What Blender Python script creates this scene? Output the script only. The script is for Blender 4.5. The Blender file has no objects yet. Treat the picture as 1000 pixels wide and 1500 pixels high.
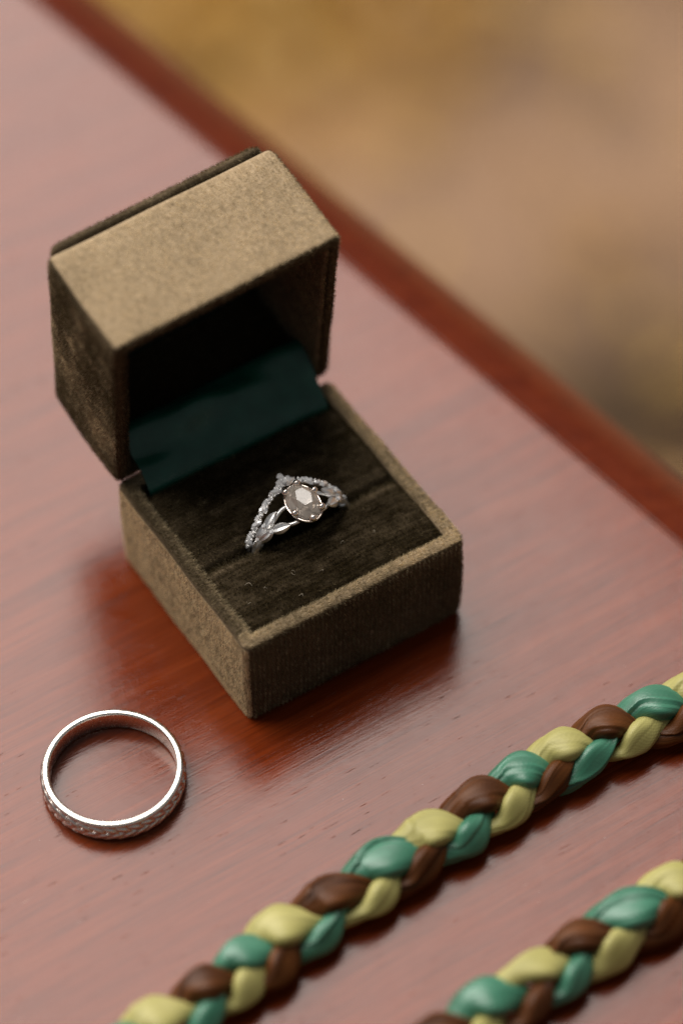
import bpy, bmesh, math, random
import numpy as np
from mathutils import Vector, Matrix

random.seed(7)
rng = np.random.default_rng(11)
scene = bpy.context.scene
S = 0.001                                   # everything below is laid out in millimetres
COL = scene.collection
PI = math.pi

# ------------------------------------------------------------------ camera
cam_d = bpy.data.cameras.new("camera")
cam = bpy.data.objects.new("camera", cam_d)
COL.objects.link(cam)
scene.camera = cam
yaw, pitch, roll = math.radians(32.2591), math.radians(51.1104), math.radians(-0.552)
d = Vector((math.sin(yaw) * math.cos(pitch), math.cos(yaw) * math.cos(pitch), -math.sin(pitch)))
r0 = d.cross(Vector((0, 0, 1))).normalized()
u0 = r0.cross(d)
cr = r0 * math.cos(roll) + u0 * math.sin(roll)
cu = -r0 * math.sin(roll) + u0 * math.cos(roll)
M = Matrix((cr, cu, -d)).transposed().to_4x4()
M.translation = Vector((-121.373, -219.098, 361.389)) * S
cam.matrix_world = M
cam_d.sensor_fit = 'VERTICAL'
cam_d.sensor_height = 36.0
cam_d.sensor_width = 24.0
cam_d.lens = 100.8
cam_d.clip_start = 0.02
cam_d.clip_end = 200.0
cam_d.dof.use_dof = True
cam_d.dof.focus_distance = 0.4325
cam_d.dof.aperture_fstop = 5.0
cam_d.dof.aperture_blades = 9

# ------------------------------------------------------------------ sky, sun, exposure
SUN_EL, SUN_AZ = math.radians(52), math.radians(-8)      # azimuth clockwise from +Y
world = bpy.data.worlds.new("World")
scene.world = world
world.use_nodes = True
wn = world.node_tree
bg = wn.nodes["Background"]
sky = wn.nodes.new("ShaderNodeTexSky")
sky.sky_type = 'NISHITA'
sky.sun_disc = False
sky.sun_elevation = SUN_EL
sky.sun_rotation = SUN_AZ
sky.air_density = 1.0
sky.dust_density = 6.0
sky.ozone_density = 1.0
hs = wn.nodes.new("ShaderNodeHueSaturation")            # overcast: the blue is greyed out
hs.inputs["Saturation"].default_value = 0.12
wn.links.new(sky.outputs[0], hs.inputs["Color"])
wn.links.new(hs.outputs[0], bg.inputs["Color"])
bg.inputs["Strength"].default_value = 0.05
sun_d = bpy.data.lights.new("sun", 'SUN')
sun_d.energy = 4.8
sun_d.angle = math.radians(67)
sun_d.color = (1.0, 0.94, 0.87)
sun = bpy.data.objects.new("sun", sun_d)
COL.objects.link(sun)
sdir = Vector((math.sin(SUN_AZ) * math.cos(SUN_EL), math.cos(SUN_AZ) * math.cos(SUN_EL), math.sin(SUN_EL)))
sun.rotation_euler = sdir.to_track_quat('Z', 'Y').to_euler()
sun.location = sdir * 3
vs = scene.view_settings
vs.view_transform = 'Standard'
vs.look = 'None'
vs.exposure = 0.12
vs.gamma = 1.0
vs.use_curve_mapping = False
scene.cycles.use_denoising = True
scene.cycles.denoising_prefilter = 'FAST'
scene.cycles.adaptive_threshold = 0.004
scene.cycles.max_bounces = 10
scene.cycles.transmission_bounces = 8
scene.cycles.caustics_refractive = False
scene.cycles.caustics_reflective = False
scene.cycles.sample_clamp_indirect = 6.0

# ------------------------------------------------------------------ helpers
def mesh_obj(name, verts, faces, mat, parent=None, smooth=True, matrix=None):
    me = bpy.data.meshes.new(name)
    v = (np.asarray(verts, dtype=float) * S)
    me.from_pydata(v.tolist(), [], faces)
    me.materials.append(mat)
    if smooth:
        me.polygons.foreach_set("use_smooth", [True] * len(me.polygons))
    me.update()
    o = bpy.data.objects.new(name, me)
    COL.objects.link(o)
    if parent: o.parent = parent
    if matrix is not None: o.matrix_local = matrix
    return o

def share(name, me, parent, matrix):
    o = bpy.data.objects.new(name, me)
    COL.objects.link(o)
    o.parent = parent
    o.matrix_local = matrix
    return o

def empty(name, loc=(0, 0, 0)):
    o = bpy.data.objects.new(name, None)
    COL.objects.link(o)
    o.location = Vector(loc) * S
    o.empty_display_size = 0.01
    return o

def tag(o, label=None, cat=None, group=None, kind=None):
    if label: o["label"] = label
    if cat: o["category"] = cat
    if group: o["group"] = group
    if kind: o["kind"] = kind
    return o

def mm(x, y, z): return Vector((x * S, y * S, z * S))

def loft(loops, close_u=True, cap0=False, cap1=False):
    n = len(loops[0]); V = []; F = []
    for l in loops: V += [tuple(p) for p in l]
    for i in range(len(loops) - 1):
        for j in range(n if close_u else n - 1):
            k = (j + 1) % n
            F.append((i * n + j, i * n + k, (i + 1) * n + k, (i + 1) * n + j))
    if cap0: F.append(tuple(reversed(range(n))))
    if cap1: F.append(tuple(range((len(loops) - 1) * n, len(loops) * n)))
    return V, F

def sweep(path, rad, nseg=10, closed=False, squash=None, upv=None):
    """tube along a path; rad scalar or list; squash = list of (a, b) half sizes"""
    P = np.asarray(path, float); n = len(P)
    if closed: T = np.roll(P, -1, 0) - np.roll(P, 1, 0)
    else: T = np.gradient(P, axis=0)
    T /= np.linalg.norm(T, axis=1)[:, None] + 1e-12
    loops = []
    up = np.array(upv if upv is not None else (0.0, 0.0, 1.0), float)
    prev = None
    for i in range(n):
        ref = up if prev is None or upv is not None else prev
        N = ref - T[i] * (ref @ T[i])
        if np.linalg.norm(N) < 1e-4: N = np.array((1.0, 0.3, 0.2)) - T[i] * (np.array((1.0, 0.3, 0.2)) @ T[i])
        N /= np.linalg.norm(N); prev = N
        B = np.cross(T[i], N)
        r = rad[i] if hasattr(rad, '__len__') else rad
        a, b = (squash[i] if squash is not None else (r, r))
        loops.append([P[i] + B * a * math.cos(2 * PI * k / nseg) + N * b * math.sin(2 * PI * k / nseg) for k in range(nseg)])
    if closed:
        V, F = loft(loops + [loops[0]])
        m = len(loops) * nseg
        V = V[:m]; F = [tuple(i % m for i in f) for f in F]
        return V, F
    return loft(loops, cap0=True, cap1=True)

def fnoise(x, seed):
    """smooth 1-D noise, numpy, range about -1..1"""
    r = np.random.default_rng(seed); out = np.zeros_like(np.asarray(x, float))
    for k in range(5):
        out += r.normal() * np.sin(np.asarray(x) * r.uniform(0.4, 2.6) + r.uniform(0, 6.3))
    return out / 2.6

# ------------------------------------------------------------------ materials
def new_mat(name):
    m = bpy.data.materials.new(name); m.use_nodes = True
    nt = m.node_tree
    return m, nt, nt.nodes["Principled BSDF"]

def N(nt, t, **kw):
    n = nt.nodes.new(t)
    for k, v in kw.items():
        if k in n.inputs: n.inputs[k].default_value = v
        else: setattr(n, k, v)
    return n

def L(nt, a, b): nt.links.new(a, b)

def coords(nt, scale=(1, 1, 1), rot=(0, 0, 0), loc=(0, 0, 0)):
    """object coordinates in millimetres, then scaled"""
    tc = N(nt, "ShaderNodeTexCoord")
    mp = N(nt, "ShaderNodeMapping")
    mp.inputs["Scale"].default_value = tuple(1000 * s for s in scale)
    mp.inputs["Rotation"].default_value = rot
    mp.inputs["Location"].default_value = loc
    L(nt, tc.outputs["Object"], mp.inputs["Vector"])
    return mp.outputs["Vector"]

def noise(nt, vec, scale, detail=4, rough=0.55, dist=0.0):
    n = N(nt, "ShaderNodeTexNoise")
    n.inputs["Scale"].default_value = scale
    n.inputs["Detail"].default_value = detail
    n.inputs["Roughness"].default_value = rough
    n.inputs["Distortion"].default_value = dist
    L(nt, vec, n.inputs["Vector"])
    return n.outputs["Fac"]

def ramp(nt, fac, stops, interp='LINEAR'):
    r = N(nt, "ShaderNodeValToRGB")
    r.color_ramp.interpolation = interp
    els = r.color_ramp.elements
    while len(els) < len(stops): els.new(0.5)
    for e, (p, c) in zip(els, stops):
        e.position = p
        e.color = (*c, 1) if len(c) == 3 else (c[0], c[0], c[0], 1)
    L(nt, fac, r.inputs["Fac"])
    return r.outputs["Color"]

def mixc(nt, fac, a, b, blend='MIX'):
    m = N(nt, "ShaderNodeMix", data_type='RGBA', blend_type=blend)
    for sock, v in ((0, fac), (6, a), (7, b)):
        if isinstance(v, (int, float)): m.inputs[sock].default_value = v
        elif isinstance(v, tuple): m.inputs[sock].default_value = (*v, 1)
        else: L(nt, v, m.inputs[sock])
    return m.outputs[2]

def math_n(nt, op, a, b=0.0):
    m = N(nt, "ShaderNodeMath", operation=op)
    for i, v in enumerate((a, b)):
        if isinstance(v, (int, float)): m.inputs[i].default_value = v
        else: L(nt, v, m.inputs[i])
    return m.outputs[0]

def bump(nt, height, strength, dist_mm, normal=None):
    b = N(nt, "ShaderNodeBump")
    b.inputs["Strength"].default_value = strength
    b.inputs["Distance"].default_value = dist_mm * S
    L(nt, height, b.inputs["Height"])
    if normal is not None: L(nt, normal, b.inputs["Normal"])
    return b.outputs["Normal"]

def wood_mat(name="mahogany_varnish", tone=1.0):
    m, nt, b = new_mat(name)
    v_str = coords(nt, (0.014, 0.36, 0.36), rot=(0, 0, 0.03))
    v_fine = coords(nt, (0.075, 3.0, 3.0), rot=(0, 0, 0.03))
    v_pore = coords(nt, (0.22, 2.6, 2.6), rot=(0, 0, 0.04))
    v_iso = coords(nt, (1, 1, 1))
    n1 = noise(nt, v_str, 1.0, 6, 0.6, 0.7)
    n2 = noise(nt, v_fine, 1.0, 5, 0.65, 0.3)
    blot = noise(nt, v_iso, 0.035, 4, 0.6)
    c1 = ramp(nt, n1, [(0.30, (0.105, 0.0135, 0.0023)), (0.52, (0.160, 0.0240, 0.0042)), (0.72, (0.195, 0.034, 0.0068))])
    c2 = ramp(nt, n2, [(0.33, (0.30, 0.24, 0.22)), (0.56, (1.0, 1.0, 1.0))])
    c = mixc(nt, 0.75, c1, c2, 'MULTIPLY')
    c = mixc(nt, ramp(nt, blot, [(0.35, (0.0,)), (0.75, (0.55,))]), c, (0.135, 0.026, 0.008))
    pore = ramp(nt, noise(nt, v_pore, 1.0, 3, 0.6), [(0.665, (0.0,)), (0.72, (1.0,))])
    patch = ramp(nt, noise(nt, v_iso, 0.12, 3, 0.5), [(0.45, (0.0,)), (0.62, (1.0,))])
    pore = math_n(nt, 'MULTIPLY', pore, patch)
    c = mixc(nt, math_n(nt, 'MULTIPLY', pore, 0.85), c, (0.018, 0.006, 0.003))
    dust = ramp(nt, noise(nt, v_iso, 1.9, 2, 0.5), [(0.775, (0.0,)), (0.80, (0.5,))])
    c = mixc(nt, dust, c, (0.55, 0.48, 0.44))
    scr = ramp(nt, noise(nt, coords(nt, (0.35, 5.0, 5.0), rot=(0, 0, -1.1)), 0.5, 2, 0.5), [(0.76, (0.0,)), (0.79, (0.35,))])
    c = mixc(nt, scr, c, (0.40, 0.25, 0.20))
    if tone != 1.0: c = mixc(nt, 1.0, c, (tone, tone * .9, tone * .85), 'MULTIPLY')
    L(nt, c, b.inputs["Base Color"])
    b.inputs["Roughness"].default_value = 0.5
    b.inputs["Specular IOR Level"].default_value = 0.0
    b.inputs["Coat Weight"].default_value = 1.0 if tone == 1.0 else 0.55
    b.inputs["Coat IOR"].default_value = 1.455
    rr = ramp(nt, noise(nt, v_iso, 0.25, 5, 0.65), [(0.3, (0.11,)), (0.7, (0.19,))])
    L(nt, rr, b.inputs["Coat Roughness"])
    h = math_n(nt, 'SUBTRACT', n2, math_n(nt, 'MULTIPLY', pore, 1.6))
    h = math_n(nt, 'ADD', h, math_n(nt, 'MULTIPLY', noise(nt, v_iso, 0.5, 4, 0.6), 0.8))
    nb = bump(nt, h, 0.55, 0.05)
    L(nt, nb, b.inputs["Normal"])
    L(nt, nb, b.inputs["Coat Normal"])
    return m

def velvet_ground():
    m, nt, b = new_mat("velvet_ground_weave")
    v = coords(nt)
    at = N(nt, "ShaderNodeAttribute", attribute_name="nap_light")
    deep = ramp(nt, noise(nt, v, 1.5, 4), [(0.3, (0.010, 0.007, 0.003)), (0.7, (0.022, 0.015, 0.007))])
    pale = ramp(nt, noise(nt, v, 1.5, 4), [(0.3, (0.26, 0.19, 0.115)), (0.7, (0.40, 0.30, 0.19))])
    c = mixc(nt, at.outputs["Fac"], deep, pale)
    L(nt, c, b.inputs["Base Color"])
    b.inputs["Roughness"].default_value = 0.95
    b.inputs["Specular IOR Level"].default_value = 0.05
    return m

def velvet_pile():
    """cut pile; the attribute 'nap' mixes dark to pale colour: brushing, plus light and shade painted per face"""
    m, nt, b = new_mat("velvet_pile")
    at = N(nt, "ShaderNodeAttribute", attribute_name="nap_light")
    ge = N(nt, "ShaderNodeNewGeometry")
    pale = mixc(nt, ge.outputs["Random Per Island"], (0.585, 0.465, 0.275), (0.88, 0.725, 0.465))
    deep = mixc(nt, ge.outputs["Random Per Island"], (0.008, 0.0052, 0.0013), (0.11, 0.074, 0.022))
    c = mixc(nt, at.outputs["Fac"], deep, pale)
    L(nt, c, b.inputs["Base Color"])
    b.inputs["Roughness"].default_value = 0.55
    b.inputs["Specular IOR Level"].default_value = 0.3
    tr = N(nt, "ShaderNodeBsdfTranslucent")
    L(nt, c, tr.inputs["Color"])
    ms = N(nt, "ShaderNodeMixShader")
    ms.inputs[0].default_value = 0.48
    L(nt, b.outputs[0], ms.inputs[1]); L(nt, tr.outputs[0], ms.inputs[2])
    L(nt, ms.outputs[0], nt.nodes["Material Output"].inputs["Surface"])
    return m

def satin(name, c_dark, c_lite, weave, rough=0.36, sheen=0.35, weave_rot=0.6, aniso=0.5, spec=0.5, weave_h=0.5):
    m, nt, b = new_mat(name)
    v = coords(nt)
    c = ramp(nt, noise(nt, v, 0.35, 3, 0.5), [(0.3, c_dark), (0.7, c_lite)])
    L(nt, c, b.inputs["Base Color"])
    b.inputs["Roughness"].default_value = rough
    b.inputs["Specular IOR Level"].default_value = spec
    b.inputs["Anisotropic"].default_value = aniso
    b.inputs["Sheen Weight"].default_value = sheen
    b.inputs["Sheen Roughness"].default_value = 0.4
    b.inputs["Sheen Tint"].default_value = (*c_lite, 1)
    vr = coords(nt, (1, 1, 1), (0, 0, weave_rot))
    w1 = N(nt, "ShaderNodeTexWave", bands_direction='X'); w1.inputs["Scale"].default_value = weave
    w2 = N(nt, "ShaderNodeTexWave", bands_direction='Y'); w2.inputs["Scale"].default_value = weave
    for w in (w1, w2):
        w.inputs["Distortion"].default_value = 0.6
        w.inputs["Detail"].default_value = 1.0
        L(nt, vr, w.inputs["Vector"])
    h = math_n(nt, 'MULTIPLY', w1.outputs["Fac"], w2.outputs["Fac"])
    h = math_n(nt, 'ADD', math_n(nt, 'MULTIPLY', h, weave_h), math_n(nt, 'MULTIPLY', noise(nt, v, 0.5, 2), 0.25))
    L(nt, bump(nt, h, 0.35, 0.10), b.inputs["Normal"])
    return m

def silver(name, col=(0.86, 0.84, 0.81), rough=0.2, scratch=0.25):
    m, nt, b = new_mat(name)
    b.inputs["Metallic"].default_value = 1.0
    b.inputs["Base Color"].default_value = (*col, 1)
    v = coords(nt)
    n = noise(nt, v, 1.4, 5, 0.65)
    L(nt, ramp(nt, n, [(0.3, (rough * 0.75,)), (0.7, (rough * 1.4,))]), b.inputs["Roughness"])
    L(nt, bump(nt, noise(nt, coords(nt, (0.6, 0.6, 6)), 1.0, 3), scratch, 0.02), b.inputs["Normal"])
    return m

def gem_mat(name, col, trans, ior, rough, cloudy=0.0):
    m, nt, b = new_mat(name)
    b.inputs["IOR"].default_value = ior
    b.inputs["Roughness"].default_value = rough
    b.inputs["Transmission Weight"].default_value = trans
    if cloudy:
        n = noise(nt, coords(nt), 0.6, 4, 0.6, 0.6)
        L(nt, ramp(nt, n, [(0.35, tuple(x * 0.72 for x in col)), (0.62, col)]), b.inputs["Base Color"])
    else:
        b.inputs["Base Color"].default_value = (*col, 1)
    return m

def ribbon(name, c_dark, c_lite, rough, spec, sheen, cell, cell_h, thread):
    """satin ribbon: fine threads run along the strand, cross threads make the weave"""
    m, nt, b = new_mat(name)
    a1 = N(nt, "ShaderNodeAttribute", attribute_name="along"); a2 = N(nt, "ShaderNodeAttribute", attribute_name="across")
    cv = N(nt, "ShaderNodeCombineXYZ")
    L(nt, math_n(nt, 'MULTIPLY', a1.outputs["Fac"], 0.10), cv.inputs[0]); L(nt, math_n(nt, 'MULTIPLY', a2.outputs["Fac"], 2.6), cv.inputs[1])
    th_ = noise(nt, cv.outputs[0], 1.0, 4, 0.6, 0.1)
    cv2 = N(nt, "ShaderNodeCombineXYZ")
    L(nt, math_n(nt, 'MULTIPLY', a1.outputs["Fac"], 0.13), cv2.inputs[0]); L(nt, math_n(nt, 'MULTIPLY', a2.outputs["Fac"], 0.5), cv2.inputs[1])
    slow = noise(nt, cv2.outputs[0], 1.0, 3, 0.5)
    c = ramp(nt, slow, [(0.3, c_dark), (0.7, c_lite)])
    c = mixc(nt, thread, c, ramp(nt, th_, [(0.3, (0.45, 0.42, 0.40)), (0.62, (1.0, 1.0, 1.0))]), 'MULTIPLY')
    L(nt, c, b.inputs["Base Color"])
    L(nt, ramp(nt, th_, [(0.3, (rough * 1.25,)), (0.7, (rough * .85,))]), b.inputs["Roughness"])
    b.inputs["Specular IOR Level"].default_value = spec
    b.inputs["Sheen Weight"].default_value = sheen
    b.inputs["Sheen Roughness"].default_value = 0.35
    b.inputs["Sheen Tint"].default_value = (*[min(1, x * 2.5) for x in c_lite], 1)
    k_ = 2 * PI / cell
    s1 = math_n(nt, 'SINE', math_n(nt, 'MULTIPLY', math_n(nt, 'ADD', a1.outputs["Fac"], a2.outputs["Fac"]), k_))
    s2_ = math_n(nt, 'SINE', math_n(nt, 'MULTIPLY', math_n(nt, 'SUBTRACT', a1.outputs["Fac"], a2.outputs["Fac"]), k_))
    h = math_n(nt, 'MULTIPLY', math_n(nt, 'ADD', s1, s2_), cell_h)
    h = math_n(nt, 'ADD', h, math_n(nt, 'MULTIPLY', th_, 1.6 * thread + .3))
    L(nt, bump(nt, h, 0.6, 0.10), b.inputs["Normal"])
    return m

WOOD = wood_mat()
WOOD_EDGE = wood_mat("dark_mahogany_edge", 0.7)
VGROUND = velvet_ground()
VPILE = velvet_pile()
GREEN_LINING = satin("green_satin_lining", (0.006, 0.060, 0.038), (0.012, 0.088, 0.058), 1.6, 0.22, 0.5, 0.0, 0.4)
SHADED_LINING = satin("shaded_green_lining", (0.002, 0.009, 0.008), (0.004, 0.014, 0.012), 1.6, 0.6, 0.0, 0.0, 0.0, 0.2)  # lining satin darkened near black to stand in for shade
RIB_YELLOW = ribbon("chartreuse_ribbon", (0.31, 0.285, 0.088), (0.41, 0.375, 0.135), 0.48, 0.4, 0.25, 0.45, 0.09, 0.35)
RIB_GREEN = ribbon("jade_green_ribbon", (0.020, 0.110, 0.062), (0.060, 0.215, 0.135), 0.38, 0.65, 0.7, 0.5, 0.05, 0.55)
RIB_BROWN = ribbon("brown_ribbon", (0.036, 0.0105, 0.0024), (0.125, 0.042, 0.0095), 0.42, 0.20, 0.8, 0.5, 0.05, 0.6)
SILVER = silver("aged_silver", (0.92, 0.865, 0.79), 0.24, 0.35)
WHITE_GOLD = silver("white_gold", (0.98, 0.965, 0.94), 0.33, 0.12)
PRONG = silver("prong_metal", (0.92, 0.80, 0.71), 0.10, 0.05)
STONE = gem_mat("smoky_grey_stone", (1.0, 0.87, 0.74), 0.60, 1.75, 0.02, 0.5)
DIAMOND = gem_mat("small_diamond", (0.98, 0.97, 0.96), 0.0, 2.3, 0.12)
DIAMOND.node_tree.nodes["Principled BSDF"].inputs["Metallic"].default_value = 0.3   # brilliant facets mirror most of the light
LINT = satin("lint_thread", (0.45, 0.38, 0.28), (0.55, 0.47, 0.36), 4.0, 0.8, 0.2, 0, 0)

# ------------------------------------------------------------------ ground far below the table
GZ = -730.0
def ground_mat():
    m, nt, b = new_mat("autumn_ground")
    v = coords(nt)
    big = noise(nt, coords(nt, (1, 1, 1), (0, 0, 0.5), (3.1, 1.7, 0)), 0.006, 3, 0.5, 0.4)
    c = ramp(nt, big, [(0.34, (0.24, 0.125, 0.045)), (0.50, (0.325, 0.195, 0.112)), (0.66, (0.26, 0.16, 0.098))])
    def patch(x, y, r0_, r1_, col, c):
        vm = N(nt, "ShaderNodeVectorMath", operation='DISTANCE')
        L(nt, v, vm.inputs[0]); vm.inputs[1].default_value = (x, y, GZ)
        dd_ = math_n(nt, 'ADD', vm.outputs["Value"], math_n(nt, 'MULTIPLY', math_n(nt, 'SUBTRACT', big, 0.5), 320.0))
        mr = N(nt, "ShaderNodeMapRange"); mr.inputs["From Min"].default_value = r1_; mr.inputs["From Max"].default_value = r0_
        L(nt, dd_, mr.inputs["Value"])
        return mixc(nt, mr.outputs[0], c, col)
    c = patch(520, 890, 90, 190, (0.34, 0.165, 0.013), c)       # yellowed grass
    c = patch(-200, 700, 300, 700, (0.235, 0.120, 0.02), c)
    c = patch(535, 462, 90, 190, (0.042, 0.020, 0.0035), c)       # dark brown patch
    f = noise(nt, v, 0.03, 6, 0.6)
    c = mixc(nt, 0.6, c, ramp(nt, f, [(0.3, (0.5, 0.45, 0.4)), (0.65, (1, 1, 1))]), 'MULTIPLY')
    L(nt, c, b.inputs["Base Color"])
    b.inputs["Roughness"].default_value = 0.95
    L(nt, bump(nt, f, 0.8, 12), b.inputs["Normal"])
    return m
gs = 60000.0
nG = 60
gx = np.concatenate([np.linspace(-gs, -2000, 8), np.linspace(-1600, 3200, 60), np.linspace(3800, gs, 8)])
GV, GF = [], []
for y in gx:
    for x in gx:
        near = abs(x) < 3500 and abs(y) < 3500
        GV.append((x, y, GZ + (8 * math.sin(x * .011 + y * .004) + 7 * math.sin(y * .013 - x * .006) - 12 if near else -12)))
ng = len(gx)
for j in range(ng - 1):
    for i in range(ng - 1):
        GF.append((j * ng + i, j * ng + i + 1, (j + 1) * ng + i + 1, (j + 1) * ng + i))
ground = mesh_obj("ground", GV, GF, ground_mat())
tag(ground, "bare brown earth with ochre patches below the table", None, None, "structure")

def leaf_mat():
    m, nt, b = new_mat("fallen_leaf")
    ge = N(nt, "ShaderNodeNewGeometry")
    c = ramp(nt, ge.outputs["Random Per Island"], [(0.0, (0.20, 0.09, 0.02)), (0.35, (0.36, 0.19, 0.03)), (0.7, (0.42, 0.26, 0.05)), (1.0, (0.30, 0.17, 0.08))])
    L(nt, c, b.inputs["Base Color"])
    b.inputs["Roughness"].default_value = 0.6
    return m
LV, LF = [], []
for cx, cy, sx, sy, n in ((600, 900, 160, 90, 420), (380, 1050, 200, 160, 260), (900, 1150, 300, 250, 200), (600, 380, 90, 120, 160), (1000, 500, 400, 400, 160)):
    for _ in range(n):
        x, y = cx + rng.normal() * sx, cy + rng.normal() * sy
        a = rng.uniform(0, 6.28); l = rng.uniform(18, 42); w = l * rng.uniform(.3, .45); h = rng.uniform(1, 9)
        ca, sa = math.cos(a), math.sin(a)
        z = GZ + 4 + rng.uniform(-2, 6)
        i = len(LV)
        for (p, q, k) in ((-l / 2, 0, 0), (-l * .1, w / 2, h), (l / 2, 0, h * .4), (-l * .1, -w / 2, h * .8), (0, 0, h * .15)):
            LV.append((x + p * ca - q * sa, y + p * sa + q * ca, z + k))
        LF += [(i, i + 4, i + 1), (i + 4, i + 2, i + 1), (i, i + 3, i + 4), (i + 3, i + 2, i + 4)]
leaves = mesh_obj("fallen_leaf_litter", LV, LF, leaf_mat(), smooth=False)
tag(leaves, "scattered yellow and brown fallen leaves on the ground", "leaves", None, "stuff")

# ------------------------------------------------------------------ table
table = empty("wooden_table", (0, 0, GZ))
tag(table, "polished red mahogany table with a rounded edge strip", "table")
EN = np.array((0.9906, 0.1371)); EE = np.array((-0.1371, 0.9906))
def tpt(n, e, z): return (EN[0] * n + EE[0] * e, EN[1] * n + EE[1] * e, z - GZ)
prof = [(-620, -36), (-620, -3), (-617, 0)] + [(x, 0) for x in np.linspace(-560, 60, 24)] + [(74.0, 0.0), (74.45, -0.02), (74.45, -36)]
R = 28.0
prof_e = [(74.5, -36), (74.5, -0.03), (75.0, -0.1)]
for a in np.linspace(math.radians(14), math.radians(90), 14):
    prof_e.append((74.9 + R * (math.sin(a) - math.sin(math.radians(14))) + 0.4, -0.2 - R * (math.cos(math.radians(14)) - math.cos(a))))
prof_e += [(prof_e[-1][0] - 0.1, -31), (prof_e[-1][0] - 1.2, -33.0), (prof_e[-1][0] - 4, -36)]
es = np.linspace(-560, 560, 57)
loops = [[tpt(n, e, z) for n, z in prof] for e in es]
V, F = loft(loops, True, True, True)
F = [tuple(reversed(f)) for f in F]
top = mesh_obj("tabletop", V, F, WOOD, table)
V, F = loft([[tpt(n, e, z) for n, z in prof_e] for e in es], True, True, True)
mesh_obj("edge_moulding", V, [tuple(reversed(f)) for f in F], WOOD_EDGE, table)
def boxv(n0, n1, e0, e1, z0, z1):
    V = [tpt(n, e, z) for z in (z0, z1) for n, e in ((n0, e0), (n1, e0), (n1, e1), (n0, e1))]
    return V, [(3, 2, 1, 0), (4, 5, 6, 7), (0, 1, 5, 4), (1, 2, 6, 5), (2, 3, 7, 6), (3, 0, 4, 7)]
for n0 in (-590, 15):
    for e0 in (-530, 485):
        n, e = n0 + 22, e0 + 22
        lps = [[tpt(n + math.copysign(h, sx), e + math.copysign(h, sy), z) for sx, sy in ((1, 1), (-1, 1), (-1, -1), (1, -1))] for z, h in ((GZ - 15, 13), (GZ + 350, 18), (-130, 22), (-36.2, 22))]
        V, F = loft(lps, True, True, True)
        mesh_obj("leg", V, F, WOOD, table, smooth=False)
for a in ((-540, 10, -522, -502), (-540, 10, 502, 522), (-582, -562, -480, 480), (30, 50, -480, 480)):
    V, F = boxv(*a, -118, -36.3)
    mesh_obj("apron", V, F, WOOD, table, smooth=False)

# ------------------------------------------------------------------ velvet helpers
def rrect(w, dd, r, inset, z, ns=14, nc=6, wob=None):
    """rounded rectangle loop, counter-clockwise from the front left corner"""
    r = max(r - inset, 0.25); x0, y0, x1, y1 = inset, inset, w - inset, dd - inset
    pts = []
    def arc(cx, cy, a0):
        for k in range(nc + 1):
            a = a0 + (PI / 2) * k / nc
            pts.append((cx + r * math.cos(a), cy + r * math.sin(a)))
    def line(ax, ay, bx, by):
        for k in range(1, ns): pts.append((ax + (bx - ax) * k / ns, ay + (by - ay) * k / ns))
    arc(x0 + r, y0 + r, PI); line(x0 + r, y0, x1 - r, y0)
    arc(x1 - r, y0 + r, 1.5 * PI); line(x1, y0 + r, x1, y1 - r)
    arc(x1 - r, y1 - r, 0); line(x1 - r, y1, x0 + r, y1)
    arc(x0 + r, y1 - r, PI / 2); line(x0, y1 - r, x0, y0 + r)
    out = []
    for x, y in pts:
        if wob:
            k = 0.09 * math.sin(x * .31 + z * .23 + wob) + 0.07 * math.sin(y * .37 - z * .19 + 2 * wob)
            x += k; y += k * .8
        out.append((x, y, z))
    return out

def shell(w, dd, h, wall, floor, r=1.3, wob=1.0, rim=0.85):
    pr = [(1.6, 0.0), (0.75, 0.12), (0.25, 0.55), (0.03, 1.3), (-0.12, h * .3), (-0.16, h * .5), (-0.12, h * .7), (0.0, h - rim - .4)]
    for a in np.linspace(0, PI / 2, 5): pr.append((rim * (1 - math.cos(a)), h - rim * (1 - math.sin(a))))
    pr.append((wall * .5, h + .04))
    ri = min(rim, wall * .45)
    for a in np.linspace(PI / 2, 0, 5): pr.append((wall - ri * (1 - math.cos(a)), h - ri * (1 - math.sin(a))))
    pr += [(wall, h * .7), (wall, floor + (h - floor) * .3), (wall + .05, floor)]
    loops = [rrect(w, dd, r, i, z, wob=wob) for i, z in pr]
    V, F = loft(loops)
    n = len(loops[0])
    c0 = len(V); V.append((w / 2, dd / 2, 0.0)); V.append((w / 2, dd / 2, floor))
    for j in range(n):
        F.append((c0, (j + 1) % n, j))
        b0 = (len(loops) - 1) * n
        F.append((b0 + j, b0 + (j + 1) % n, c0 + 1))
    return V, F

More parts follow.
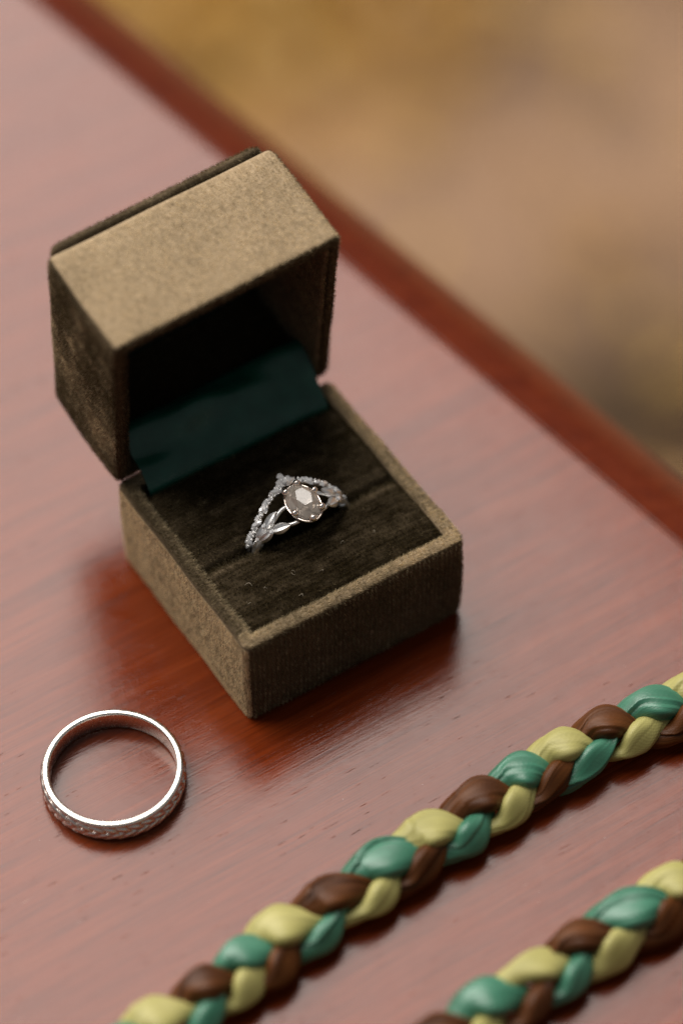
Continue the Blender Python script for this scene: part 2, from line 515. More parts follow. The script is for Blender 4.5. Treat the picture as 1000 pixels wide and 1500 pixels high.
def pile(name, V, F, fn, parent, matrix=None, width=0.07, pitch=0.80):
    """short cut fibres standing on the cloth; fn(p, n) -> density /mm2, length, lean vector, nap, row coordinate"""
    V = np.asarray(V, float)
    tri = []
    for f in F:
        for k in range(1, len(f) - 1): tri.append((f[0], f[k], f[k + 1]))
    tri = np.asarray(tri)
    A, B, C = V[tri[:, 0]], V[tri[:, 1]], V[tri[:, 2]]
    cr_ = np.cross(B - A, C - A); ar = np.linalg.norm(cr_, axis=1) * .5
    ok = ar > 1e-6
    A, B, C, cr_, ar = A[ok], B[ok], C[ok], cr_[ok], ar[ok]
    nn = cr_ / (2 * ar)[:, None]
    if isinstance(parent, bpy.types.Object) and parent.type == 'MESH':      # the cloth under the pile takes the same painted tones
        vn = np.zeros_like(V)
        for q in range(3): np.add.at(vn, tri[ok][:, q], cr_)
        vn /= np.linalg.norm(vn, axis=1)[:, None] + 1e-9
        an = parent.data.attributes.new("nap_light", 'FLOAT', 'POINT')
        an.data.foreach_set("value", np.clip(fn(V, vn)[3], 0, 1))
    DMAX = 95.0
    cnt = rng.poisson(ar * DMAX)
    idx = np.repeat(np.arange(len(ar)), cnt)
    u = rng.random(len(idx)); v = rng.random(len(idx))
    fl = u + v > 1; u[fl] = 1 - u[fl]; v[fl] = 1 - v[fl]
    P = A[idx] + (B - A)[idx] * u[:, None] + (C - A)[idx] * v[:, None]
    n = nn[idx]
    dens, ln, lean, nap_light, row, rowamt = fn(P, n)
    # the cloth is woven: tufts in little cells, some brushed one way and some the other
    cell = np.floor(P / (pitch * .8)).astype(np.int64)
    hsh = ((cell[:, 0] * 73856093) ^ (cell[:, 1] * 19349663) ^ (cell[:, 2] * 83492791)) & 0xffff
    h1 = (hsh * 40503 & 0xffff) / 65535.0
    tang = 1 - np.abs(n)
    gap = np.ones(len(P))
    for q in range(3):
        gap *= 1 - (1 - np.abs(np.sin(PI * P[:, q] / (pitch * .8)))) ** 2 * np.clip(tang[:, q] * 1.3 - .2, 0, 1) * .8
    nap_light = nap_light * (0.55 + 0.9 * h1) + np.where(h1 > .86, .14, 0) * (nap_light < .5)  # a few deep cells paled as painted glints
    dens = dens * gap
    nap_light = nap_light * (1 - .75 * rowamt * (0.5 + 0.5 * np.cos(2 * PI * row / pitch)) ** 1.2)  # valleys between ribs painted darker, like shade
    keep = rng.random(len(P)) < dens / DMAX * (1 - rowamt * (0.5 + 0.5 * np.cos(2 * PI * row / pitch)) ** 1.5)
    P, n, ln, lean, nap_light, row, rowamt = P[keep], n[keep], ln[keep], lean[keep], nap_light[keep], row[keep], rowamt[keep]
    k = len(P)
    dirs = n + lean + rng.normal(size=(k, 3)) * 0.26
    dirs /= np.linalg.norm(dirs, axis=1)[:, None]
    ln = ln * rng.uniform(.7, 1.25, k) * (1 - 0.45 * rowamt * (0.5 + 0.5 * np.cos(2 * PI * row / pitch)))
    side = np.cross(dirs, rng.normal(size=(k, 3)))
    side /= np.linalg.norm(side, axis=1)[:, None] + 1e-9
    side *= width * .5
    co = np.empty((k * 3, 3)); base = P - n * .05
    co[0::3] = base - side; co[1::3] = base + side; co[2::3] = P + dirs * ln[:, None]
    me = bpy.data.meshes.new(name)
    me.vertices.add(k * 3); me.vertices.foreach_set("co", (co * S).ravel())
    me.loops.add(k * 3); me.loops.foreach_set("vertex_index", np.arange(k * 3, dtype=np.int32))
    me.polygons.add(k); me.polygons.foreach_set("loop_start", np.arange(0, k * 3, 3, dtype=np.int32))
    at = me.attributes.new("nap_light", 'FLOAT', 'POINT')
    at.data.foreach_set("value", np.repeat(np.clip(nap_light + rng.normal(size=k) * .10, 0, 1), 3))
    me.materials.append(VPILE)
    me.update()
    o = bpy.data.objects.new(name, me); COL.objects.link(o)
    o.parent = parent
    if matrix is not None: o.matrix_local = matrix
    o["kind"] = "stuff"
    return o

def smooth2(P, s, seed):
    """soft patches 0..1 over the cloth"""
    r = np.random.default_rng(seed); o = np.zeros(len(P))
    for _ in range(7):
        k = r.normal(size=3) * s
        o += np.sin(P @ k + r.uniform(0, 6.3))
    return 0.5 + o / 7

# ------------------------------------------------------------------ ring box
W, D, H, LH, WALL = 39.1, 38.4, 19.06, 19.2, 2.45
TH = math.radians(80.07)
box = empty("ring_box", (0, 0, 0))
tag(box, "open olive brown velvet ring box with dark green satin inside", "ring box")

bV, bF = shell(W, D, H, WALL, 10.0, wob=1.3)
base = mesh_obj("base", bV, bF, VGROUND, box)
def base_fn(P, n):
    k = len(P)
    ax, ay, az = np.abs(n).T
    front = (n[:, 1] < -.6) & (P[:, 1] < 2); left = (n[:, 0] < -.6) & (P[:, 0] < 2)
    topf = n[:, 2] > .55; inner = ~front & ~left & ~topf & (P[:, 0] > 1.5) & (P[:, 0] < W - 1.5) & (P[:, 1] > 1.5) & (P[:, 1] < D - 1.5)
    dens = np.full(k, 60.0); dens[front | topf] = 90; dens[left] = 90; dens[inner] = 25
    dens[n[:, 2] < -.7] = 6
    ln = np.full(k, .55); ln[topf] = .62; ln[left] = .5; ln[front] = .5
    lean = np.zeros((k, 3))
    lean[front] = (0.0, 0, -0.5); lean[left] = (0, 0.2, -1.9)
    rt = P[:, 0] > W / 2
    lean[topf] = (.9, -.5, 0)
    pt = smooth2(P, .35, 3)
    nap_light = np.full(k, .45)
    nap_light[front] = .20 + .12 * pt[front]  # front colour darkened as if in shade
    nap_light[left] = 1.0 + .1 * pt[left]  # left face colour paled as if lit
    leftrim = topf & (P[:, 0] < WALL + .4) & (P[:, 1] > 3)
    nap_light[topf] = .62 + .35 * pt[topf]
    nap_light[leftrim] = .18 + .42 * np.clip((P[leftrim, 0] - 1.0) / 1.2, 0, 1)
    nap_light[inner] = .1
    # the turned edge of the cloth is darker
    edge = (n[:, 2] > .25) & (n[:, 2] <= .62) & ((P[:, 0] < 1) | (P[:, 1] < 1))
    nap_light[edge] = .22
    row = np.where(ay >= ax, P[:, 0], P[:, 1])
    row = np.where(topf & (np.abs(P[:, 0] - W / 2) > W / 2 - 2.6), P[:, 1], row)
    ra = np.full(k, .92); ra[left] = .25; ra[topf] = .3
    return dens, ln, lean, nap_light, row, ra
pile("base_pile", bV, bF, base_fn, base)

# lid -----------------------------------------------------------------
lV, lF = shell(W, D, LH, WALL, 2.2, wob=2.1, rim=0.7)     # opening at local z = LH
h0 = Vector((0, D, H)); X = Vector((1, 0, 0))
uu = Vector((0, -math.cos(TH), math.sin(TH))); vv = Vector((0, math.sin(TH), math.cos(TH)))
ML = Matrix((X, uu, -vv)).transposed().to_4x4()
ML.translation = h0 + vv * (LH + 0.10) + uu * 0.3 + Vector((-.014, 0, .03))
hc = Vector((W / 2, D, H))
RL = Matrix.Translation(hc) @ Matrix.Rotation(0.00968, 4, 'Z') @ Matrix.Rotation(-0.04226, 4, 'Y') @ Matrix.Translation(-hc)
ML = RL @ ML
MLs = ML.copy(); MLs.translation = ML.translation * S
lid = mesh_obj("lid", lV, lF, VGROUND, box, matrix=MLs)
# local axes of the lid: x across, y from the hinge (0) to the front wall (D), z from the outside of the top (0) to the opening
def lid_fn(P, n):
    k = len(P)
    inside = (P[:, 0] > 1.6) & (P[:, 0] < W - 1.6) & (P[:, 1] > 1.6) & (P[:, 1] < D - 1.6) & (P[:, 2] > 1.5)
    fr = (n[:, 1] > .6) & ~inside; left = (n[:, 0] < -.6) & ~inside; right = (n[:, 0] > .6) & ~inside
    rim = n[:, 2] > .6
    inr = inside & (n[:, 0] < -.5) & (P[:, 0] > W / 2); 
    dens = np.full(k, 45.0); dens[fr] = 95; dens[left] = 85; dens[inr] = 80; dens[n[:, 2] < -.7] = 30
    ln = np.full(k, .5); ln[fr] = .40
    lean = np.zeros((k, 3)); lean[fr] = (.7, 0, 1.9); lean[left] = (0, .3, .3); lean[inr] = (0, .4, .9)
    pt = smooth2(P, .5, 9)
    nap_light = np.full(k, .25)
    nap_light[fr] = .85 + .15 * pt[fr]
    nap_light[left] = .05 + .28 * pt[left] ** 2 + .25 * np.exp(-((P[left, 1] - 16 + .3 * P[left, 2]) / 6) ** 2)
    nap_light[rim] = .14
    nap_light[inside] = .05; nap_light[inr] = .40 + .3 * pt[inr]  # inside colour darkened like shade, right wall paled as if lit
    row = np.where(np.abs(n[:, 1]) > .6, P[:, 0], P[:, 1])
    ra = np.full(k, .35)
    ra[fr] = .15
    dens[fr] *= .62 + .38 * np.cos(2 * PI * P[fr, 0] / .62) * np.cos(2 * PI * P[fr, 2] / .62)
    return dens, ln, lean, nap_light, row, ra
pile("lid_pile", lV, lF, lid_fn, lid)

# padded panel on the outside of the lid top
pw, pd = W - 3.0, D - 1.2
loops = [rrect(pw, pd, 1.4, i, z, ns=10) for i, z in ((0.9, 0.15), (0.0, -.35), (0.0, -.9), (0.5, -1.45), (1.6, -1.8), (4, -2.1), (9, -2.3))]
V, F = loft(loops); V = [(x + 1.6, y + 0.9, z) for x, y, z in V]
F = [tuple(reversed(f)) for f in F]
c0 = len(V); V.append((W / 2, D / 2, -2.4)); n_ = len(loops[0]); b0 = (len(loops) - 1) * n_
for j in range(n_): F.append((b0 + (j + 1) % n_, b0 + j, c0))
panel = mesh_obj("top_panel", V, F, VGROUND, lid)
def panel_fn(P, n):
    k = len(P)
    pt = smooth2(P, .5, 5)
    return np.full(k, 45.0), np.full(k, .5), np.zeros((k, 3)) + (0, .2, 0), .10 + .2 * pt, P[:, 0], np.full(k, .3)
pile("panel_pile", V, F, panel_fn, panel)

# satin lining on the inside of the lid top
loops = []
for j in range(21):
    y = 4.2 + (D - 4.2 - 3.2) * j / 20
    row_ = []
    for i in range(25):
        x = 3.0 + (W - 6.0) * i / 24
        e = min(i, 24 - i, j, 20 - j) / 6
        row_.append((x, y, 2.5 + 1.6 * min(e, 1) ** .6 + .18 * math.sin(x * .5 + y * .3)))
    loops.append(row_)
V, F = loft(loops, close_u=False)
mesh_obj("satin_lining", V, F, SHADED_LINING, lid)

# pads ----------------------------------------------------------------
PX0, PX1 = WALL + .12, W - WALL - .12
ZP = 18.75
def slot_gap(x):
    t = max(0.0, 1 - abs(x - 19.6) / 12.5)
    return 0.12 + 1.8 * (t * t * (3 - 2 * t)) ** .7
def make_pad(y0, y1, slot_at_end, sd):
    pr = [(0, -4.0), (0.0, -.9), (0.2, -.4), (0.7, -.15), (1.8, -.03)]
    pr2 = [(-2.6, -.02), (-1.7, -.2), (-.8, -.7), (-.2, -1.5), (0, -2.6), (0.0, -7.0)]
    loops = []
    nx = 44
    for i in range(nx + 1):
        x = PX0 + (PX1 - PX0) * i / nx
        g = slot_gap(x) * .98
        a, b = (y0, y1 - g) if slot_at_end else (y1, y0 + g)
        sg = 1 if slot_at_end else -1
        ex = min(x - PX0, PX1 - x)
        ed = -.4 * math.exp(-ex / .5)
        prof_ = []
        for s, z in pr: prof_.append((a + sg * s, z))
        inner0, inner1 = a + sg * 1.8, b - sg * 2.6
        for k in range(1, 12):
            t = k / 12
            prof_.append((inner0 + (inner1 - inner0) * t, .22 * math.sin(PI * t)))
        for s, z in pr2: prof_.append((b + sg * s, z))
        loops.append([(x, y, ZP + z + ed + .06 * math.sin(x * .45 + y * .3 + sd)) for y, z in prof_])
    V, F = loft(loops, close_u=False)
    if not slot_at_end: F = [tuple(reversed(f)) for f in F]
    return V, [tuple(reversed(f)) for f in F]
def pad_fn(seed, slot_y):
    def fn(P, n):
        k = len(P)
        pt = smooth2(P, .45, seed)
        dens = np.where(n[:, 2] > .3, 85.0, 30.0)
        rw = np.floor(P[:, 1] / .8).astype(int)
        rr_ = np.random.default_rng(seed + 77).random(4000)
        seg = (rr_[(rw * 37 + np.floor(P[:, 0] / 1.7 + rr_[rw % 4000] * 3).astype(int) * 101) % 4000])
        nap_light = .0 + .05 * pt ** 2 + .24 * np.clip(seg - .6, 0, 1) + .10 * rr_[(rw * 11) % 4000] ** 3  # stretches of the rows paled as painted glints
        nap_light += .16 * np.exp(-((np.abs(P[:, 1] - slot_y) - 1.4) / .9) ** 2) * (np.abs(P[:, 0] - 19.6) > 8)  # lips of the slot painted paler, as if lit
        nap_light[n[:, 2] < .2] *= .3
        lean = np.zeros((k, 3)) + (-.15, -.35, 0)
        return dens, np.full(k, .8), lean, nap_light, P[:, 1] + .12 * np.sin(P[:, 0] * .4), np.full(k, .92)
    return fn
SLOT = 16.75
for y0, y1, at_end, sd in ((WALL + .12, SLOT, True, 1), (SLOT, 33.6, False, 4)):
    V, F = make_pad(y0, y1, at_end, sd)
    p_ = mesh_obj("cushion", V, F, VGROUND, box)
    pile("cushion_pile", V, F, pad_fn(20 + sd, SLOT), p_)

# satin hinge ribbon -----------------------------------------------------
ctrl = [(33.75, 14.5), (33.8, 17.6), (34.6, 19.2), (36.2, 21.0), (38.0, 22.6), (39.8, 24.3), (41.6, 25.3), (43.4, 25.0), (44.8, 23.6), (45.4, 22.0)]
cp = np.array(ctrl); tt = np.arange(len(cp)); ts = np.linspace(0, len(cp) - 1, 60)
def spline(ts, tt, y):
    # Catmull-Rom
    out = []
    for t in ts:
        i = min(int(t), len(y) - 2); f = t - i
        p0, p1, p2, p3 = y[max(i - 1, 0)], y[i], y[i + 1], y[min(i + 2, len(y) - 1)]
        out.append(.5 * (2 * p1 + (p2 - p0) * f + (2 * p0 - 5 * p1 + 4 * p2 - p3) * f * f + (3 * p1 - p0 - 3 * p2 + p3) * f ** 3))
    return np.array(out)
py, pz = spline(ts, tt, cp[:, 0]), spline(ts, tt, cp[:, 1])
def ribbon_loop(off):
    loops = []
    for i in range(49):
        x = 3.5 + 32.6 * i / 48
        q = (x - 19.5) / 16
        l_ = []
        for j in range(60):
            w_ = math.exp(-((j - 33) / 15) ** 2)
            dz = w_ * (-.5 * q + 1.1 * math.sin(x * .24 + j * .13 - .6) + .3 * math.sin(x * .52 - j * .17) + .22 * math.sin(j * .36 + x * .10)) 
            dy = w_ * (.4 * math.sin(x * .27 + 1.3))
            zlim = 0.0423 * (x - 19.5)
            l_.append((x, py[j] + dy - off * .6, pz[j] + dz * .8 + off + zlim * min(1, max(0, (j - 14) / 14))))
        loops.append(l_)
    return loops
V, F = loft(ribbon_loop(0.0), close_u=False)
mesh_obj("satin_ribbon", V, F, GREEN_LINING, box)

# loose lint on the velvet
for k, (x, y, z, l) in enumerate(((7.0, 9.6, 18.95, 2.0), (8.2, 8.2, 18.95, 1.3), (13.2, 8.4, 19.0, 1.6), (17.0, 6.5, 19.0, 1.0), (12, 4.4, 19.0, .9), (22.5, 9.2, 19.0, .9), (28.0, 8.2, 19.0, .8), (5.2, 7.0, 18.9, .9))):
    a = rng.uniform(0, 6.3); cur = rng.uniform(.8, 2.2) * random.choice((-1, 1))
    pts = []; px, pyy = x, y
    for j in range(12):
        pts.append((px, pyy, z + .15 + .25 * math.sin(j * .5 + k)))
        a += cur * .22; px += math.cos(a) * l / 11; pyy += math.sin(a) * l / 11
    V, F = sweep(pts, .032, 5)
    mesh_obj("lint", V, F, LINT, box)

# ------------------------------------------------------------------ engagement ring and wedding band, upright in the slot
RC, ZC, XC = 8.4, 15.3, 19.6
def ringpt(a, r, y): return np.array((XC + r * math.sin(a), y, ZC + r * math.cos(a)))

eng = empty("engagement_ring", (XC, SLOT - .8, ZC - 9.4))
tag(eng, "white gold ring with oval smoky grey stone and leaf shank, upright in the cushion slot", "ring")
E0 = np.array((XC, SLOT - .8, ZC - 9.4))
def rel(V, o): return [tuple(np.asarray(v) - o) for v in V]
YE = 15.85
# plain lower shank
pts = [ringpt(a, RC, YE) for a in np.linspace(math.radians(62), math.radians(298), 60)]
V, F = sweep(pts, .7, 10, squash=[(.75, .55)] * len(pts), upv=(0, 1, 0))
mesh_obj("shank", rel(V, E0), F, WHITE_GOLD, eng)
# split stems rising on each side to the basket
for s in (-1, 1):
    for q, (dy, lift) in enumerate(((.35, .55), (-2.5, .1))):
        pts = []
        for t in np.linspace(0, 1, 24):
            a = s * math.radians(64 - 51 * t)
            yy = YE + dy * t ** 1.3 + (.28 * math.sin(t * 9 + q * 3))
            pts.append(ringpt(a, RC + .15 + lift * t, yy))
        V, F = sweep(pts, .33, 8)
        mesh_obj("stem", rel(V, E0), F, WHITE_GOLD, eng)
def leaf_mesh(l, w, h):
    V = []; F = []
    nl = 9
    for i in range(nl):
        t = i / (nl - 1); x = (t - .5) * l
        ww = w * .5 * math.sin(PI * t ** .9) ** .8 + .02
        for k, (q, z) in enumerate(((-1, -.25), (-.95, .05), (-.5, .62), (0, .48), (.5, .62), (.95, .05), (1, -.25))):
            V.append((x, q * ww, z * h * (0.35 + .65 * math.sin(PI * t))))
    for i in range(nl - 1):
        for k in range(6): F.append((i * 7 + k, (i + 1) * 7 + k, (i + 1) * 7 + k + 1, i * 7 + k + 1))
    F += [tuple(range(6, -1, -1))] if False else []
    for i in range(nl - 1): F.append((i * 7 + 6, (i + 1) * 7 + 6, (i + 1) * 7, i * 7))
    return V, F
lv, lf = leaf_mesh(3.1, 1.5, .62)
leaf_me = None
def orient(p, xdir, up):
    xd = Vector(xdir).normalized(); z = Vector(up); z = (z - xd * z.dot(xd)).normalized(); y = z.cross(xd)
    m = Matrix((xd, y, z)).transposed().to_4x4(); m.translation = Vector(p) * S
    return m
leafspec = [(-1, 64, -.05, 0.1, 1.0), (-1, 50, .22, .35, 1.05), (-1, 34, .32, .6, 1.05), (-1, 47, -.85, .25, 1.05), (-1, 31, -1.85, .3, 1.15),
            (1, 64, -.05, 0.1, 1.0), (1, 50, .22, .35, 1.05), (1, 34, .32, .6, 1.05), (1, 47, -.85, .25, 1.05), (1, 31, -1.85, .3, 1.15)]
for s, deg, dy, lift, sc in leafspec:
    a = s * math.radians(deg)
    p = ringpt(a, RC + .35 + lift, YE + dy)
    q = ringpt(a - s * .12, RC + .45 + lift * 1.15, YE + dy * 1.28 + (.1 if dy >= 0 else -.12))
    m = orient(p - E0, q - p, ringpt(a, 1, 0) - np.array((XC, 0, ZC)) + np.array((0, -.25, 0)))
    if leaf_me is None:
        o = mesh_obj("leaf", lv, lf, WHITE_GOLD, eng, smooth=False); leaf_me = o.data; o.matrix_local = m @ Matrix.Scale(sc, 4)
    else: share("leaf", leaf_me, eng, m @ Matrix.Scale(sc, 4))
# tiny diamonds set in the leaves
def gem_mesh(r, hh):
    V = []; F = []
    for k in range(8): V.append((r * math.cos(k * PI / 4), r * math.sin(k * PI / 4), 0))
    for k in range(8): V.append((.55 * r * math.cos((k + .5) * PI / 4), .55 * r * math.sin((k + .5) * PI / 4), hh))
    V.append((0, 0, -r * .8))
    for k in range(8):
        j = (k + 1) % 8
        F += [(k, j, 8 + k), (8 + k, j, 8 + j), (j, k, 16)]
    F.append(tuple(range(8, 16)))
    return V, F
gv, gf = gem_mesh(.42, .24)
gem_me = None
for s, deg, dy, lift in ((-1, 40, -1.3, .7), (-1, 57, .1, .55), (1, 40, -1.3, .7), (1, 57, .1, .55), (1, 42, .3, 1.0), (-1, 42, .3, .95)):
    a = s * math.radians(deg)
    p = ringpt(a, RC + .25 + lift, YE + dy)
    m = orient(p - E0, (0, 1, 0), ringpt(a, 1, 0) - np.array((XC, 0, ZC)))
    if gem_me is None:
        o = mesh_obj("small_diamond", gv, gf, DIAMOND, eng, smooth=False); gem_me = o.data; o.matrix_local = m
    else: share("small_diamond", gem_me, eng, m)
# the stone: elongated rose cut, flat facets
SC = np.array((19.6, 15.05, 25.0)); SA, SB = 2.5, 3.4
tilt = Matrix.Rotation(math.radians(7), 4, 'X')
def ell(n, f, z, off=0.0, pw=1.0):
    return [(SA * f * math.cos(2 * PI * (k + off) / n), SB * f * math.sin(2 * PI * (k + off) / n), z) for k in range(n)]
V = ell(12, 1.0, -.12) + ell(12, 1.0, .16) + ell(6, .78, 1.0, .5) + ell(6, .50, 1.75, .0) + [(0.0, .0, 1.36)] + ell(6, .55, -1.2) + [(0, 0, -1.75)]
F = []
for k in range(12):
    j = (k + 1) % 12
    F.append((k, j, 12 + j, 12 + k))
for k in range(6):
    a0, a1, a2 = 12 + 2 * k, 12 + (2 * k + 1) % 12, 12 + (2 * k + 2) % 12
    c = 24 + k; cn = 24 + (k + 1) % 6
    F += [(a0, a1, c), (a1, a2, c), (a2, cn, c)]
    t0, t1 = 30 + k, 30 + (k + 1) % 6
    F += [(c, t1, t0), (c, cn, t1)]
F.append(tuple(range(30, 36)))
V[36] = V[30]
for k in range(6):
    b0_, b1_, b2_ = 2 * k, (2 * k + 1) % 12, (2 * k + 2) % 12
    c = 37 + k; cn = 37 + (k + 1) % 6
    F += [(b1_, b0_, c), (b2_, b1_, c), (b2_, c, cn), (cn, c, 43)]
mS = tilt.copy(); mS.translation = Vector(SC - E0) * S
# drop the unused vertex 36
used = sorted({i for f in F for i in f}); mp_ = {o_: i for i, o_ in enumerate(used)}
V = [V[i] for i in used]; F = [tuple(mp_[i] for i in f) for f in F]
mesh_obj("stone", V, F, STONE, eng, smooth=False, matrix=mS)
# basket: gallery rail, struts and six ball prongs
rail = [(SA * .86 * math.cos(t), SB * .86 * math.sin(t), -1.0) for t in np.linspace(0, 2 * PI, 48, endpoint=False)]
V, F = sweep(rail, .2, 8, closed=True)
mesh_obj("basket_rail", V, F, PRONG, eng, matrix=mS)
rail = [(SA * 1.03 * math.cos(t), SB * 1.03 * math.sin(t), -.2) for t in np.linspace(0, 2 * PI, 48, endpoint=False)]
V, F = sweep(rail, .16, 8, closed=True)
mesh_obj("bezel_rail", V, F, PRONG, eng, matrix=mS)
for k, deg in enumerate((-158, -98, -42, 14, 72, 128)):
    t = math.radians(deg); c_, s_ = math.cos(t), math.sin(t)
    pts = [(SA * f * c_, SB * f * s_, z) for f, z in ((.5, -2.3), (.82, -1.2), (1.02, -.4), (1.07, .15), (1.02, .5))]
    V, F = sweep(pts, .2, 8)
    pr_ = mesh_obj("prong", V, F, PRONG, eng, matrix=mS)
    bm = bmesh.new(); bmesh.ops.create_uvsphere(bm, u_segments=14, v_segments=10, radius=.58 * S)
    me = bpy.data.meshes.new("prong_tip"); bm.to_mesh(me); bm.free(); me.materials.append(PRONG)
    me.polygons.foreach_set("use_smooth", [True] * len(me.polygons))
    share("prong_tip", me, pr_, Matrix.Translation(Vector((SA * .99 * c_, SB * .99 * s_, .52)) * S))

wed = empty("wedding_band", (XC, SLOT + .9, ZC - 9.4))
tag(wed, "slim diamond chevron band standing behind the grey stone ring", "ring")
W0 = np.array((XC, SLOT + .9, ZC - 9.4))
def wy(a):
    q = max(0.0, 1 - abs(a) / 0.95)
    return 17.6 + 2.9 * q ** .95
def wr(a): return RC + .2 + .1 * max(0, 1 - abs(a) / .7)
ang = np.linspace(-PI, PI, 140, endpoint=False)
pts = [ringpt(a, wr(a) if abs(a) < .7 else RC + .2, wy(a)) for a in ang]
V, F = sweep(pts, .36, 10, closed=True)
mesh_obj("shank", rel(V, W0), F, WHITE_GOLD, wed)
gv2, gf2 = gem_mesh(.56, .34)
gem2 = None
bead = None
for i, deg in enumerate(np.linspace(-74, 74, 35)):
    a = math.radians(deg)
    big = (i % 4 == 2)
    p = ringpt(a, wr(a) + .42, wy(a) + (.18 if i % 2 else -.18))
    m = orient(p - W0, ringpt(a + .03, wr(a), wy(a + .03)) - ringpt(a, wr(a), wy(a)), ringpt(a, 1, 0) - np.array((XC, 0, ZC)))
    m = m @ Matrix.Rotation((.75 if i % 8 == 2 else -.75) if big else i * 1.3, 4, 'Z') @ (Matrix.Diagonal((1.95, .95, 1.15, 1)) if big else Matrix.Scale(.72, 4))
    if gem2 is None:
        o = mesh_obj("small_diamond", gv2, gf2, DIAMOND, wed, smooth=False); gem2 = o.data; o.matrix_local = m
    else: share("small_diamond", gem2, wed, m)
    # little grains of metal holding it
    for sd in (-1, 1):
        pb = ringpt(a + .028, wr(a) + .36, wy(a) + sd * (.5 if big else .42))
        if bead is None:
            bm = bmesh.new(); bmesh.ops.create_icosphere(bm, subdivisions=2, radius=.24 * S)
            bead = bpy.data.meshes.new("grain"); bm.to_mesh(bead); bm.free(); bead.materials.append(WHITE_GOLD)
            bead.polygons.foreach_set("use_smooth", [True] * len(bead.polygons))
        share("grain", bead, wed, Matrix.Translation(Vector(pb - W0) * S))
# cluster at the tip of the chevron
for dx, dy, dz in ((0, .6, .5), (-.75, .25, .4), (.75, .25, .4), (0, 1.3, .35), (0, -.3, .75)):
    p = ringpt(0, wr(0), wy(0)) + np.array((dx, dy, dz))
    m = orient(p - W0, (1, 0, 0), (dx * .3, dy * .3, 1)) @ Matrix.Scale(1.05, 4)
    share("small_diamond", gem2, wed, m)

# ------------------------------------------------------------------ engraved silver band lying on the table
bx, by = -22.558, 2.156
band = empty("silver_band", (bx, by, 0))
tag(band, "silver band with engraved leaf pattern lying flat on the bare wood", "ring")
prof = [(9.62, .35), (9.75, .1), (10.1, 0.02), (10.45, .14), (10.62, .5), (10.66, .62), (10.50, .74), (10.50, 1.2), (10.50, 2.0), (10.50, 2.8), (10.50, 3.26), (10.64, 3.38), (10.60, 3.62), (10.44, 3.88), (10.2, 3.99), (9.82, 3.97), (9.60, 3.86), (9.50, 3.55), (9.5, 2.0), (9.54, .9)]
ns = 160
loops = [[(r * math.cos(2 * PI * k / ns), r * math.sin(2 * PI * k / ns), z) for r, z in prof] for k in range(ns)]
V, F = loft(loops + [loops[0]]); m_ = ns * len(prof)
V = V[:m_]; F = [tuple(reversed([i % m_ for i in f])) for f in F]
mesh_obj("hoop", V, F, SILVER, band)
lv, lf = leaf_mesh(2.9, .86, .66)
bl = None
NB = 34
for k in range(NB):
    for row_, (z, sl) in enumerate(((1.42, .48), (2.58, -.48))):
        t = 2 * PI * (k + .5 * row_) / NB
        c_, s_ = math.cos(t), math.sin(t)
        p = (10.53 * c_, 10.53 * s_, z)
        xd = (-s_ * math.cos(sl), c_ * math.cos(sl), math.sin(sl))
        m = orient(p, xd, (c_, s_, 0))
        if bl is None:
            o = mesh_obj("engraved_leaf", lv, lf, SILVER, band, smooth=True); bl = o.data; o.matrix_local = m
        else: share("engraved_leaf", bl, band, m)

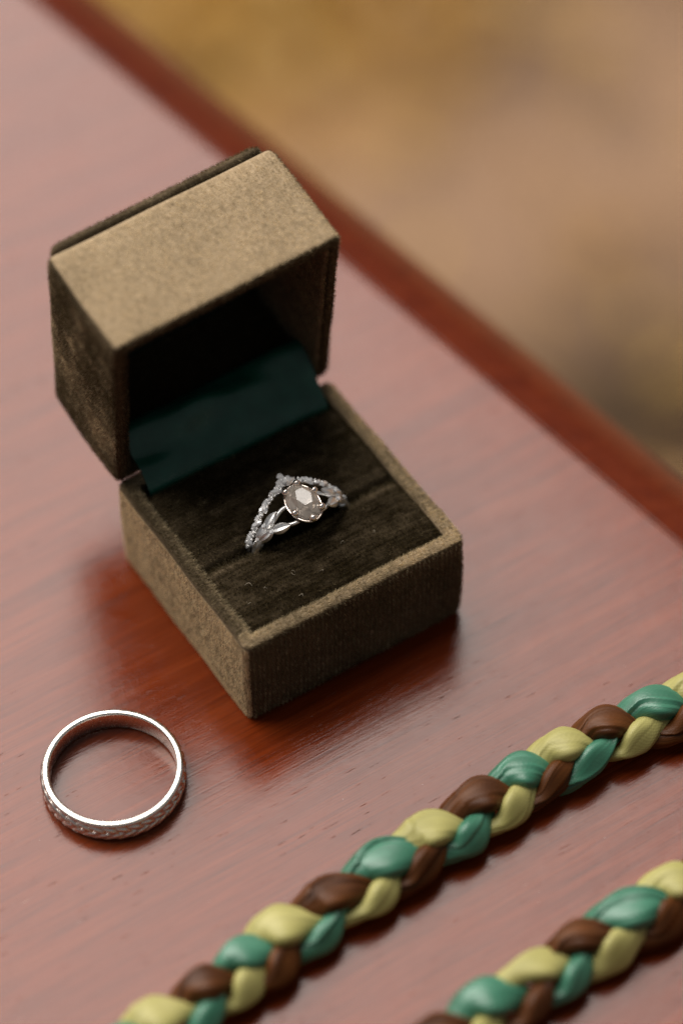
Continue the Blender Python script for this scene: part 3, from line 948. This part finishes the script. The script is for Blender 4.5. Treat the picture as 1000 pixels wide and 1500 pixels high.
# ------------------------------------------------------------------ braided ribbon cords
def make_braid(name, label, path, anchors, z_amp, seed, zoff=0.0):
    root = empty(name, (path[len(path) // 2][0], path[len(path) // 2][1], 0))
    tag(root, label, "braided cord", "braided ribbon cords on the table")
    O = np.array((path[len(path) // 2][0], path[len(path) // 2][1], 0.0))
    pxs = np.array([q[0] for q in path]); pys = np.array([q[1] for q in path])
    # theta of the yellow strand: pi/4 + 2 pi k at each anchor, growing towards -x
    ax_ = np.array(anchors)                                   # descending x
    th_a = PI / 4 + 2 * PI * np.arange(len(ax_))
    xs = np.linspace(ax_[0], ax_[-1], 620)
    kk = np.linspace(0, len(ax_) - 1, 200)
    xa = spline(kk, None, ax_)                                # smooth pacing
    tha = PI / 4 + 2 * PI * kk
    th = np.interp(-xs, -xa, tha)
    # smooth centre line
    ks = np.linspace(0, len(path) - 1, 300)
    cxs, cys = spline(ks, None, pxs), spline(ks, None, pys)
    cy = np.interp(xs, cxs, cys)
    A, B = 2.62, z_amp
    DEL = math.radians(20)          # a turn stays high until it rolls over the outer edge
    for j, (cname, mat, ph) in enumerate((("yellow_strand", RIB_YELLOW, 0.0), ("green_strand", RIB_GREEN, -2 * PI / 3), ("brown_strand", RIB_BROWN, -4 * PI / 3))):
        t = th + ph + .24 * fnoise(xs * .14, seed * 13 + j)
        a_n = fnoise(xs * .25, seed * 10 + j)
        y = (A + .40 * a_n) * np.sin(t); z = (B + .12 * fnoise(xs * .3, seed * 10 + j + 40)) * np.sin(2 * t - DEL)
        rl = math.radians(24); y, z = y * math.cos(rl) - z * math.sin(rl), y * math.sin(rl) + z * math.cos(rl)   # the cord lies rolled a little on its side
        P = np.stack([xs + .25 * fnoise(xs * .35, seed + j), cy + y, z], 1)
        T = np.gradient(P, axis=0); T /= np.linalg.norm(T, axis=1)[:, None]
        yz = np.stack([np.gradient(y, xs), np.gradient(z, xs)], 1)
        dome = math.radians(16) * np.sin(t)                    # the ribbon faces up, a little outwards
        Nn = np.stack([np.zeros_like(xs), -np.sin(rl - dome), np.cos(rl - dome)], 1)
        Nn -= T * np.sum(Nn * T, 1)[:, None]
        Nn /= np.linalg.norm(Nn, axis=1)[:, None]
        Bn = np.cross(T, Nn)
        s2 = np.sin(2 * t - DEL)                                    # +1 where the strand lies on top
        # each turn is laid over the one before it: the leading edge of the ribbon rides up
        up_ = np.sign(Nn[:, 2]); bx_ = np.sign(Bn[:, 0])
        tau = math.radians(20) * np.clip(s2, 0, 1) ** .7 * up_ * bx_
        N2 = Nn * np.cos(tau)[:, None] + Bn * np.sin(tau)[:, None]
        Bn = np.cross(T, N2); Nn = N2
        wt = np.clip(s2, 0, 1) ** 1.6
        hw = 2.0 + .85 * wt + .48 * np.sin(t) + .42 * fnoise(xs * .15, seed * 7 + j)   # half width
        ht = 1.80 - .52 * wt + .14 * np.sin(t) + .20 * fnoise(xs * .14, seed * 5 + j)   # half thickness
        nseg = 80
        k = np.arange(nseg) * 2 * PI / nseg
        ca, sa = np.cos(k), np.sin(k)
        ee = (1 - .40 * wt)[:, None]
        cx_ = np.sign(ca)[None] * np.abs(ca)[None] ** ee; sx_ = np.sign(sa)[None] * np.abs(sa)[None] ** ee      # lens section: the folded ribbon has an edge
        uw = ca[None]                                         # place across the ribbon, -1..1
        top_ = (np.sin(k) > 0)[None]
        sc = np.ones((len(xs), nseg))
        for pl in range(3):                                   # lengthwise pleats: a sharp step, then a slow rise
            c_p = (-.5 + .5 * pl) + .34 * fnoise(xs * .09, seed * 3 + j * 17 + pl + 100)[:, None]
            ap = ((.10, .32, .30)[j]) * np.clip(.5 + .9 * fnoise(xs * .07, seed + j * 5 + pl + 300), 0, 1.4)[:, None]
            for side_ in (True, False):
                q_ = (uw - c_p) if side_ else (-uw - c_p)
                step = 1 / (1 + np.exp(-np.clip(q_ / .02, -40, 40)))
                sc += (1 - uw ** 4) * np.where(top_ == side_, -ap * .8 * np.exp(-np.abs(q_) / .05) + ap * step * np.exp(-np.clip(q_, 0, 9) / .4), 0)
        pts = P[:, None, :] + Bn[:, None, :] * (hw[:, None] * cx_)[:, :, None] + Nn[:, None, :] * (ht[:, None] * sx_ * sc)[:, :, None]
        V = pts.reshape(-1, 3)
        strands.append((root, cname, V, len(xs), nseg, mat, O, np.repeat(xs, nseg), np.tile(np.where(sa >= 0, np.arccos(np.clip(ca, -1, 1)), -np.arccos(np.clip(ca, -1, 1))), len(xs))))
    return root
for name, label, path, anchors, B, seed in (
    ("ribbon_braid", "long braid of yellow green and brown ribbons lying between the silver band and another braid",
     [(-90, -49), (-62, -44.2), (-38, -40.4), (-14, -37.3), (12.7, -35.3), (37, -33.8), (53, -35.6), (75, -39), (110, -44)],
     [110, 84, 59.8, 35.6, 12.2, -14.8, -36.2, -61, -86], 1.12, 2),
    ("ribbon_braid", "braid of yellow green and brown ribbons farther from the ring box than the other braid",
     [(-90, -70), (-50, -67), (-20, -64.5), (11, -62.5), (36, -62.0), (60, -63), (110, -66)],
     [112, 86, 62, 36.8, 10.8, -13, -38, -63, -88], 1.2, 5)):
    strands = []
    root = make_braid(name, label, path, anchors, B, seed)
    zmin = min(v[2][:, 2].min() for v in strands)
    for (rt, cname, V, n1, nseg, mat, O, ss_, su_) in strands:
        V = V - O + np.array((0, 0, -zmin + .02))
        F = []
        for i in range(n1 - 1):
            for q in range(nseg):
                r_ = (q + 1) % nseg
                F.append((i * nseg + q, (i + 1) * nseg + q, (i + 1) * nseg + r_, i * nseg + r_))
        F.append(tuple(range(nseg))); F.append(tuple(reversed(range((n1 - 1) * nseg, n1 * nseg))))
        so = mesh_obj(cname, V, F, mat, rt)
        for an_, av_ in (("along", ss_), ("across", np.abs(su_) * 2.2)):
            at_ = so.data.attributes.new(an_, 'FLOAT', 'POINT'); at_.data.foreach_set("value", av_)
